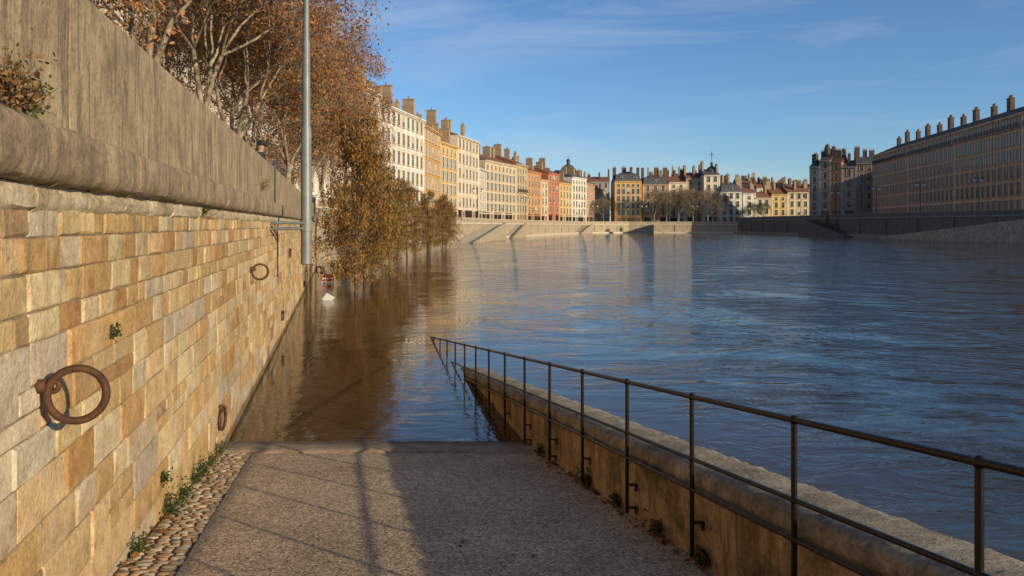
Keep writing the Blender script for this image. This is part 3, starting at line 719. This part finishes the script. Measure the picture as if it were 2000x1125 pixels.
def house(p0, p1, ht, floors, col, label, roof='tile', style='plain', base=3.15, depth=12, ch='l', nch=3, bays=None, mans=False, fstyle=None, rh=2.6, name='house', hip=False, group=None, wm=None, ridge=False):
    wm = wm or WM
    p0 = Vector(p0); p1 = Vector(p1); d = p1-p0; wd = d.length; rz = math.atan2(d.y, d.x)
    e = empty(name, (p0.x, p0.y, base), rz, label, 'building', group)
    b = MB(); b.box((0, 0, -0.2), (wd, depth, ht), 0)
    fh = ht/floors
    tcol = tuple(min(0.75, c*1.1+0.03) for c in col)
    b.box((-0.0, -0.16, fh-0.22), (wd, 0.0, fh), 1)
    for k in range(2, floors): b.box((0, -0.07, k*fh-0.12), (wd, 0.0, k*fh+0.02), 1)
    b.box((-0.02, -0.30, ht-0.35), (wd+0.02, 0.0, ht-0.15), 1); b.box((-0.03, -0.5, ht-0.15), (wd+0.03, -0.002, ht+0.05), 1)
    b.box((0, -0.09, 0), (0.35, 0.0, ht-0.36), 1); b.box((wd-0.35, -0.09, 0), (wd, 0.0, ht-0.36), 1)
    obj('wall', b.mesh('wall', [wallmat(col), wallmat(tcol)]), e)
    b = MB(); o = 0.45; z0 = ht+0.06; hp = min(depth*0.45, wd*0.4) if hip else 0.0
    if mans:
        z1 = z0+2.6; i = 0.9; q = i if hip else 0
        vs = [(-0.02, -o, z0), (wd+0.02, -o, z0), (wd+0.02, depth+o, z0), (-0.02, depth+o, z0), (q, i, z1), (wd-q, i, z1), (wd-q, depth-i, z1), (q, depth-i, z1), (hp, depth/2, z1+1.4), (wd-hp, depth/2, z1+1.4)]
        fs = [(0, 1, 5, 4), (1, 2, 6, 5), (2, 3, 7, 6), (3, 0, 4, 7), (4, 5, 9, 8), (5, 6, 9), (6, 7, 8, 9), (7, 4, 8), (0, 3, 2, 1)]
        rt_ = z1+1.4
    else:
        vs = [(-0.02, -o, z0), (wd+0.02, -o, z0), (wd+0.02, depth+o, z0), (-0.02, depth+o, z0), (hp, depth/2, z0+rh), (wd-hp, depth/2, z0+rh)]
        fs = [(0, 1, 5, 4), (1, 2, 5), (2, 3, 4, 5), (3, 0, 4), (0, 3, 2, 1)]; rt_ = z0+rh
    b.add(vs, fs); rf = obj('roof', b.mesh('roof', [M[roof]]), e)
    for i in range(nch):
        k = hr.choice([0, 1, 2, 0]); x = wd*(i+0.5+hr.uniform(-.25, .25))/nch
        if ridge:
            obj('chimney', CH[(ch, 1+(i % 2))], rf, (wd*(i+0.5+hr.uniform(-.1, .1))/nch, depth*0.42, rt_-0.3+hr.uniform(-.3, .2))); continue
        if nch >= 2 and i == 0: x = 0.5
        if nch >= 2 and i == nch-1: x = wd-0.5
        yy = depth/2+hr.uniform(-0.35, 0.1)*depth*0.8; zz = z0+rh*(1-abs(yy-depth/2)/(depth/2)) if not mans else rt_-0.6
        obj('chimney', CH[(ch, k)], rf, (x, yy, zz+hr.uniform(-0.6, 0.9)))
    nb = bays or max(1, round((wd-1.0)/2.7)); sp = (wd-0.9)/nb
    for j in range(nb):
        x = 0.45+sp*(j+0.5)
        if sp > 2.45 and j % 3 != 1: obj('shop_window', SHOP, e, (x, 0, 0.02))
        else: obj('door', DOOR, e, (x, 0, 0.02))
    for k in range(1, floors):
        st = (fstyle or {}).get(k, style)
        for j in range(nb):
            s2 = st
            if st == 'plain' and hr.random() < 0.16: s2 = 'blind'
            if k == floors-1 and st not in ('balcony',) and fh < 2.95: s2 = 'small'
            if s2.startswith('shutter') and sp < 2.45: s2 = 'plain'
            obj('window', wm[s2], e, (0.45+sp*(j+0.5), 0, k*fh+0.6))
    if mans:
        nd = max(1, nb//2)
        bb = MB(); bb.box((-0.55, -0.1, 0), (0.55, 1.6, 1.5), 1); bb.box((-0.4, -0.13, 0.15), (0.4, -0.101, 1.3), 0)
        bb.add([(-0.7, -0.25, 1.5), (0.7, -0.25, 1.5), (0, -0.25, 1.95), (-0.7, 1.7, 1.5), (0.7, 1.7, 1.5), (0, 1.7, 1.95)], [(0, 1, 2), (3, 5, 4), (0, 2, 5, 3), (1, 4, 5, 2), (0, 3, 4, 1)], 2)
        dm = bb.mesh('dormer', [M['glass'], M['frame'], M[roof]])
        for j in range(nd): obj('dormer', dm, rf, (wd*(j+0.5)/nd, 0.15, z0+0.25))
    return e
white = (0.72, 0.69, 0.62); cream = (0.62, 0.51, 0.34); pale = (0.66, 0.58, 0.45); yel = (0.64, 0.44, 0.17); orange = (0.57, 0.31, 0.11)
dorange = (0.56, 0.25, 0.075); pink = (0.54, 0.28, 0.19); tan = (0.48, 0.36, 0.22); grey = (0.42, 0.39, 0.34); red = (0.48, 0.15, 0.08)
gl = 'riverside houses in a curving row'
def px(u, z): return ((u-1000)/1500*z, z)
rowL = [
 ((-17.5, 20), (-24, 50), 19.5, 6, cream, 'cream stone house behind the plane trees', dict(nch=4)),
 ((-24, 50), (-27, 75), 20.0, 6, pale, 'pale stone house with tall windows behind plane trees', dict(nch=4, style='tall')),
 ((-27, 75), (-23.8, 98), 20.0, 6, white, 'whitish stone house with balconies behind plane trees', dict(nch=4, fstyle={2: 'balcony'})),
 ((-23.8, 98), px(740, 121), 20.0, 6, pale, 'beige plastered house with tall chimney stacks', dict(nch=5)),
 (px(740, 121), px(828, 143), 19.0, 6, white, 'bright white six-storey house with tall chimney stacks', dict(nch=5, bays=9)),
 (px(828, 143), px(860, 158), 18.2, 6, orange, 'orange plastered house with tiled roof', dict(nch=4)),
 (px(860, 158), px(893, 170), 16.8, 6, yel, 'ochre yellow house with grey shutters', dict(nch=3, style='shutter')),
 (px(893, 170), px(935, 186), 19.6, 6, pale, 'pale stone house with red hipped roof', dict(nch=4, hip=True, rh=2.2)),
 (px(935, 186), px(949, 198), 13.5, 5, white, 'narrow white lower house', dict(nch=2)),
 (px(947, 200), px(1008, 222), 16.6, 6, (0.62, 0.50, 0.34), 'cream house with rows of shuttered windows', dict(nch=4, style='shutter', hip=True)),
 (px(1008, 222), px(1030, 232), 17.4, 6, tan, 'tan plastered house with balconies', dict(nch=3, fstyle={3: 'balcony'})),
 (px(1030, 232), px(1056, 243), 16.0, 6, dorange, 'deep orange house with tiled roof', dict(nch=3)),
 (px(1056, 243), px(1070, 249), 14.0, 5, cream, 'narrow pale yellow house', dict(nch=2)),
 (px(1070, 249), px(1092, 258), 16.6, 5, red, 'brick-red plastered house with white trim', dict(nch=2)),
 (px(1092, 258), px(1117, 270), 14.0, 5, yel, 'yellow house beneath a slate dome', dict(nch=2)),
 (px(1117, 270), px(1145, 282), 16.6, 6, white, 'white house with slate roof', dict(nch=3, roof='slate')),
 (px(1145, 282), px(1166, 300), 15.0, 5, pink, 'pink house near the street corner', dict(nch=3)),
 (px(1166, 300), px(1184, 322), 14.0, 5, tan, 'brown house at the street corner', dict(nch=2)),
]
for p0, p1, h, fl, c, lb, kw in rowL: house(p0, p1, h, fl, c, lb, group=gl, **kw)
gf = 'houses along the far quay'
rowF = [
 (px(1201, 290), px(1253, 290), 16.2, 6, (0.66, 0.37, 0.10), 'tall golden yellow house with slate mansard roof', dict(roof='slate', mans=True, hip=True, nch=4, ch='d', bays=5)),
 (px(1255, 292), px(1305, 292), 15.0, 5, (0.44, 0.30, 0.17), 'brownish stone house with mansard roof', dict(roof='slate', mans=True, hip=True, nch=4, ch='d')),
 (px(1306, 294), px(1340, 294), 16.0, 6, pale, 'beige stone house behind bare trees', dict(nch=3, ch='d')),
 (px(1340, 294), px(1375, 294), 17.4, 6, tan, 'tan stone house behind bare trees', dict(nch=3)),
 (px(1375, 290), px(1406, 290), 18.5, 6, pale, 'cream corner house carrying a domed turret', dict(nch=2, roof='slate')),
 (px(1407, 288), px(1449, 288), 12.0, 4, white, 'white four-storey house with slate roof', dict(nch=3, roof='slate', mans=True, hip=True)),
 (px(1451, 288), px(1476, 288), 11.6, 4, white, 'white low house with arched passage', dict(nch=2)),
 (px(1476, 288), px(1506, 288), 9.8, 3, pale, 'pale low house with red tiled roof', dict(nch=2)),
 (px(1507, 290), px(1538, 290), 11.2, 4, yel, 'low yellow house on the quay', dict(nch=3)),
 (px(1538, 290), px(1582, 290), 12.0, 4, cream, 'low cream house on the quay', dict(nch=3)),
]
for p0, p1, h, fl, c, lb, kw in rowF: house(p0, p1, h, fl, c, lb, group=gf, **kw)
gb = 'houses behind the quayside rows'
bk = random.Random(8)
for (u, z, wdt, h, c, rf) in [(1130, 345, 60, 19, grey, 'tile'), (1262, 330, 40, 19, tan, 'tile'), (1310, 330, 45, 19.5, pale, 'tile'), (1415, 340, 26, 17, tan, 'tile'), (1440, 360, 40, 19, pink, 'tile'), (1478, 350, 30, 16.5, pale, 'tile'),
                              (1500, 380, 40, 18.5, cream, 'tile'), (1530, 370, 30, 17, tan, 'slate'), (1550, 350, 34, 15.5, white, 'tile'), (1560, 400, 40, 19, pink, 'tile'), (1460, 420, 40, 21, cream, 'slate'), (1340, 340, 45, 19, pale, 'tile')]:
    w_m = wdt/1500*z; a = px(u, z)
    house(a, (a[0]+w_m, z+bk.uniform(-3, 3)), h, 6, c, 'distant plastered town house with tiled roof above neighbouring roofs', roof=rf, nch=4, ch=bk.choice('ld'), group=gb)
gr = 'shaded buildings on the shady bank'
rowR = [
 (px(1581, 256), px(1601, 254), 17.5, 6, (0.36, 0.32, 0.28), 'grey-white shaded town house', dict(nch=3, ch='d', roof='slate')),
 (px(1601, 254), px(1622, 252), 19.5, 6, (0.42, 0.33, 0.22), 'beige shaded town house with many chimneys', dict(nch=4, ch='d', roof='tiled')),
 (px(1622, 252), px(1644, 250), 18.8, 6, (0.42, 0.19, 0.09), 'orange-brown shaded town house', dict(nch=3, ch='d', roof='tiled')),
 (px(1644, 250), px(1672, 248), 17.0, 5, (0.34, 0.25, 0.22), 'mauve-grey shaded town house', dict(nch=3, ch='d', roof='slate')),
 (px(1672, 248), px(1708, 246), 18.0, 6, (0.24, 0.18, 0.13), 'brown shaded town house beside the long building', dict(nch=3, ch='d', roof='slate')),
]
for p0, p1, h, fl, c, lb, kw in rowR: house(p0, p1, h, fl, c, lb, group=gr, base=4.6, wm=WMD, **kw)
A = Vector((103, 219)); Bp = Vector((89.2, 134)); dd = (Bp-A)
cuts = [0, 0.33, 0.66, 1.0, 1.33]
for i in range(4):
    house(A+dd*cuts[i], A+dd*cuts[i+1], 17.8, 6, [(0.58, 0.29, 0.155), (0.54, 0.31, 0.17), (0.62, 0.34, 0.16), (0.56, 0.31, 0.18)][i],
          'section of a long shaded stone apartment building with regular windows', style='tall', nch=4, ch='d', base=4.6, depth=14, rh=3.2, bays=12, roof='tiled', ridge=True,
          fstyle={5: 'balcony'}, group=gr, name='apartment_building', wm=WMD)
for q0, q1 in [((119, 244), (122, 226)), ((119, 222), (117, 200))]:  # hidden houses added to throw shade on the town-house row
    house(q0, q1, 16.5, 5, (0.40, 0.30, 0.2), 'unseen plastered house added behind the long building to shade the town houses', nch=3, ch='d', base=4.6, depth=20, roof='tiled', bays=3, group=gr, wm=WMD)
def dome(loc, r, zt, label, cross=False):
    e = empty('domed_turret', loc, 0, label, 'tower')
    b = MB(); b.tube([(0, 0, 0), (0, 0, zt)], r*0.98, 12); b.tube([(0, 0, zt), (0, 0, zt+0.4)], r*1.1, 16); obj('drum', b.mesh('drum', [wallmat(pale)]), e)
    prof = [(1.02, 0.4), (1.0, 0.9), (0.93, 1.6), (0.78, 2.3), (0.55, 2.9), (0.3, 3.3), (0.22, 3.4)]
    b = MB(); b.tube([(0, 0, zt+h*r/2.6) for _, h in prof], [a*r for a, _ in prof], 16); b.tube([(0, 0, zt+3.3*r/2.6), (0, 0, zt+4.3*r/2.6)], r*0.2, 8); b.ball((0, 0, zt+4.5*r/2.6), r*0.25, 8)
    b.tube([(0, 0, zt+4.5*r/2.6), (0, 0, zt+6.2*r/2.6)], 0.07, 6); me = b.mesh('dome', [M['slate']]); smooth_sharp(me, 0.8); obj('dome', me, e)
    if cross:
        b = MB(); b.box((-0.09, -0.09, zt+6.0*r/2.6), (0.09, 0.09, zt+6.0*r/2.6+3.2)); b.box((-0.9, -0.08, zt+6.0*r/2.6+1.9), (0.9, 0.08, zt+6.0*r/2.6+2.1)); obj('cross', b.mesh('cross', [M['iron']]), e)
x, y = px(1110, 285); dome((x, y, 3.15), 3.2, 18.0, 'slate dome with lantern above a corner house')
x, y = px(1390, 295); dome((x, y, 3.15), 2.5, 19.0, 'small slate turret with a cross on a corner house', True)

# ------------------------------------------------------------------ steps down to the river
def stairs(top, bot, width, ztop, mat, label, n=22, side=1):
    top = Vector(top); bot = Vector(bot); d = bot-top; Ln = d.length; rz = math.atan2(d.y, d.x)
    e = empty('stairs', (top.x, top.y, 0), rz, label, 'stairs'); b = MB()
    for i in range(n): b.box((Ln*i/n, 0, -1.2), (Ln*(i+1)/n, width*side, ztop*(1-(i+0.5)/n)))
    obj('steps', b.mesh('steps', [mat]), e)
    b = MB(); y0 = width*side; y1 = y0+0.45*side
    b.add([(0, y0, -1.2), (Ln+0.5, y0, -1.2), (Ln+0.5, y0, 0.25), (0, y0, ztop+0.35), (0, y1, -1.2), (Ln+0.5, y1, -1.2), (Ln+0.5, y1, 0.25), (0, y1, ztop+0.35)], [(0, 1, 2, 3), (4, 7, 6, 5), (3, 2, 6, 7), (1, 5, 6, 2), (0, 3, 7, 4)])
    obj('side_wall', b.mesh('side_wall', [M['bank'] if mat is M['step'] else mat]), e)
stairs((-4.6, 150), (-8.9, 119), 3.0, 2.9, M['step'], 'grey stone steps descending along the quay into the river')
stairs((0.6, 180), (-2.3, 166), 2.4, 2.9, M['step'], 'stone steps descending along the quay into the river')
stairs((25, 264.5), (20, 250), 2.4, 2.9, M['step'], 'pale stone steps at the bend of the quay')
stairs((50, 273.0), (40, 273.4), 2.6, 2.9, M['step'], 'pale stone steps on the far quay')
stairs((78.5, 200), (79.6, 176), 3.5, 4.2, M['bankdark'], 'dark stone steps on the shady quay', side=-1)
stairs((85.0, 112), (81.0, 162), 3.0, 4.2, M['step'], 'long pale stone steps on the shady quay', side=1, n=30)

# ------------------------------------------------------------------ small street lamps
b = MB(); b.tube([(0, 0, 0), (0, 0, 0.4), (0, 0, 0.5), (0, 0, 7)], [0.16, 0.14, 0.08, 0.05], 8); b.tube([(-0.9, 0, 6.7), (0, 0, 7), (0.9, 0, 6.7)], 0.04, 6); PL = b.mesh('pole', [M['iron']])
b = MB(); b.ball((0, 0, 0), 0.27, 8, 0, 1.3); b.tube([(0, 0, 0.2), (0, 0, 0.5)], [0.28, 0.05], 8, 1); LH = b.mesh('lamp_head', [M['white'], M['iron']])
for (x, y, z) in [(85.7, 141, 4.6), (84, 158, 4.6), (83, 175, 4.6), (82.5, 196, 4.6), (82, 218, 4.6), (-6.8, 152, 3.15), (3.5, 205, 3.15), (12, 232, 3.15), (30, 277, 3.15), (48, 279, 3.15), (66, 277, 3.15)]:
    e = empty('street_lamp', (x, y, z), 0.3, 'black two-armed lamp post with pale globes on the quay', 'street lamp', 'lamp posts along the quays')
    obj('pole', PL, e); obj('lamp_head', LH, e, (-0.9, 0, 6.45)); obj('lamp_head', LH, e, (0.9, 0, 6.45))

# ------------------------------------------------------------------ signs in the flood, person, plants
e = empty('submerged_sign', (-6.76, 28, 0), 0.3, 'small white panel tilted at the water surface beside the wall', 'sign')
b = MB(); b.box((-0.17, -0.01, -0.05), (0.17, 0.01, 0.26)); me = b.mesh('panel', [M['white']]); o = obj('panel', me, e, (0, 0, 0)); o.rotation_euler = (0.5, 0.55, 0.2)
b = MB(); b.tube([(0, 0.05, -1.0), (0, 0.03, 0.15)], 0.025, 8); obj('post', b.mesh('post', [M['galv']]), e)
e = empty('life_buoy_station', (-8.75, 36.5, 0), 0.2, 'red and white rescue buoy box half submerged at the wall', 'rescue station')
b = MB(); b.box((-0.28, -0.12, 0.02), (0.28, 0.12, 0.26), 0); b.add([(-0.3, -0.14, 0.262), (0.3, -0.14, 0.262), (0.3, 0.14, 0.262), (-0.3, 0.14, 0.262), (-0.2, 0, 0.42), (0.2, 0, 0.42)], [(0, 1, 5, 4), (1, 2, 5), (2, 3, 4, 5), (3, 0, 4)], 1); b.box((-0.29, -0.13, 0.10), (0.29, -0.121, 0.19), 1)
obj('cabinet', b.mesh('cabinet', [M['white'], M['red']]), e)
b = MB(); b.torus((-0.36, 0, 0.62), 0.17, 0.03, (1, 0, 0), (0, 0, 1), 24, 8); obj('buoy', b.mesh('buoy', [M['iron']], True), e)

pe = empty('person', P(-2.12, 20.0, 3.15), 0, 'person in dark coat and cap leaning on the parapet', 'person')
vsk = [((0, 0, 0.95), .16), ((0.02, 0, 1.12), .15), ((0.06, 0, 1.32), .17), ((0.09, 0, 1.47), .09), ((0.11, 0, 1.54), .06), ((0.13, 0, 1.62), .095), ((0.14, 0, 1.71), .085),
       ((0.08, -0.19, 1.42), .07), ((0.16, -0.26, 1.18), .055), ((0.40, -0.15, 0.99), .042), ((0.48, -0.08, 0.98), .038),
       ((0.08, 0.19, 1.42), .07), ((0.16, 0.26, 1.18), .055), ((0.40, 0.15, 0.99), .042), ((0.48, 0.08, 0.98), .038),
       ((0, -0.10, 0.88), .10), ((0.03, -0.12, 0.48), .065), ((-0.02, -0.12, 0.08), .045), ((0.12, -0.13, 0.04), .04),
       ((0, 0.10, 0.88), .10), ((-0.06, 0.12, 0.48), .065), ((-0.14, 0.12, 0.08), .045), ((0.0, 0.13, 0.04), .04)]
ed = [(0, 1), (1, 2), (2, 3), (3, 4), (4, 5), (5, 6), (2, 7), (7, 8), (8, 9), (9, 10), (2, 11), (11, 12), (12, 13), (13, 14), (0, 15), (15, 16), (16, 17), (17, 18), (0, 19), (19, 20), (20, 21), (21, 22)]
me = bpy.data.meshes.new('body'); me.from_pydata([v[0] for v in vsk], ed, [])
m, nt, bs = new_mat('person_coat_and_skin')
tcn = N(nt, 'ShaderNodeTexCoord'); sp = N(nt, 'ShaderNodeSeparateXYZ'); nt.links.new(tcn.outputs['Object'], sp.inputs[0])
nt.links.new(mixc(nt, mth(nt, 'GREATER_THAN', sp.outputs['Z'], 1.50), (0.025, 0.026, 0.032), (0.42, 0.25, 0.17)), bs.inputs['Base Color']); bs.inputs['Roughness'].default_value = 0.8
me.materials.append(m); bo = obj('body', me, pe)
sk = bo.modifiers.new('skin', 'SKIN')
try:
    for i, v in enumerate(vsk): me.skin_vertices[0].data[i].radius = (v[1], v[1])
    me.skin_vertices[0].data[0].use_root = True
except Exception as ex: print('skin', ex)
sm = bo.modifiers.new('sub', 'SUBSURF'); sm.levels = 2; sm.render_levels = 2
b = MB(); b.ball((0.135, 0, 1.72), 0.112, 14, 0, 0.8); b.tube([(0.17, 0, 1.70), (0.30, 0, 1.685)], [0.07, 0.05], 10); obj('cap', b.mesh('cap', [M['hat']], True), pe)

def weed(base, r, n, pal, label, up=(0, 0, 1), seed=0, size=0.035):
    rs = np.random.default_rng(seed); up = np.array(up, float)
    e = empty('weed_plant', Vector(base), 0, label, 'plant', 'weeds growing on the walls')
    C = rs.normal(size=(n, 3))*r*0.5+up*np.abs(rs.normal(size=(n, 1)))*r*0.8
    segs = [(np.zeros(3), c*0.95, 0.003, 0.0015) for c in C[::6]]
    V, F = tubes(segs, 3); obj('stems', np_mesh('stems', V, F, M['bark_d']), e)
    LV, LF, LC = leaves(C, rs, size, pal, 0.2); obj('foliage', np_mesh('foliage', LV, LF, M['leaf'], LC), e)
gp = [(0.07, 0.10, 0.03), (0.05, 0.08, 0.02), (0.10, 0.12, 0.04)]; bp_ = [(0.22, 0.12, 0.05), (0.28, 0.16, 0.07), (0.16, 0.10, 0.04)]
upw = (NW.x*0.5, NW.y*0.5, 0.9)
gw = 'green weed at the foot of the wall'
for i, (y, out, z, r, n, pl, lb) in enumerate([
    (6.15, 0.05, zr(6.15)+0.03, 0.10, 260, gp, gw), (7.3, 0.05, zr(7.3)+0.05, 0.09, 240, gp, gw), (7.7, 0.04, zr(7.7)+0.05, 0.06, 140, gp, gw), (6.0, 0.03, zr(6)+0.30, 0.05, 90, gp, gw),
    (5.1, 0.05, zr(5.1)+0.03, 0.06, 130, gp, gw), (8.7, 0.05, zr(8.7)+0.06, 0.07, 150, gp, gw), (6.7, 0.05, zr(6.7)+0.03, 0.06, 130, gp, gw), (8.2, 0.04, zr(8.2)+0.04, 0.06, 130, gp+bp_, gw),
    (4.65, 0.03, 2.07, 0.035, 80, gp, 'small green plant in a wall joint'), (7.7, 0.05, 2.86, 0.05, 90, gp, 'small green plant under the coping'), (14.5, -0.02, 3.45, 0.09, 150, bp_, 'dry plant on the parapet'),
    (3.15, 0.02, 3.27, 0.10, 420, bp_, 'dry brown bush rooted on the coping ledge'), (3.35, 0.03, 3.24, 0.07, 200, gp+bp_, 'dry brown bush rooted on the coping ledge'), (3.12, -0.03, 3.75, 0.05, 120, bp_, 'dry plant on the parapet')]):
    weed(O+Vector(W(y, out, z)), r, n, pl, lb, upw, i, size=0.028)
for i, (y, r) in enumerate([(7.2, 0.08), (5.6, 0.06), (8.8, 0.06), (6.4, 0.05), (4.9, 0.05)]): weed(R(y, 2.33, 0.03), r, 120, gp+bp_, 'green weed at the foot of the low wall', (-0.3, 0, 0.8), 40+i)
rs = np.random.default_rng(77); pts = []
for i in range(260):
    y = rs.uniform(3.0, 8.8)
    if rs.random() < 0.6: l = 2.34-abs(rs.normal())*0.05
    elif rs.random() < 0.93: l = -1.37+abs(rs.normal())*0.05
    else: l = rs.uniform(-0.9, 2.2)
    pts.append(R(y, l, 0.012+0.01*rs.random()+(0.02 if l < -1 else 0)))
C = np.array(pts); n = len(C); th = rs.uniform(0, 6.28, n); s = rs.uniform(0.015, 0.035, n)[:, None]
u = np.stack([np.cos(th), np.sin(th), rs.normal(size=n)*0.25-0.1*np.sin(th)], 1); v = np.stack([-np.sin(th), np.cos(th), rs.normal(size=n)*0.3], 1)
V = np.stack([C-u*s, C+v*s*.7, C+u*s, C-v*s*.7], 1).reshape(-1, 3); F = np.arange(n*4).reshape(-1, 4)
c = np.array([(0.22, 0.09, 0.035), (0.16, 0.07, 0.03), (0.28, 0.13, 0.05)])[rs.integers(0, 3, n)]; cols = np.concatenate([np.repeat(c, 4, 0), np.ones((n*4, 1))], 1)
tag(obj('fallen_leaves', np_mesh('fallen_leaves', V, F, M['leaf'], cols)), 'scattered dry brown leaves along the wall feet', 'leaves', kind='stuff')
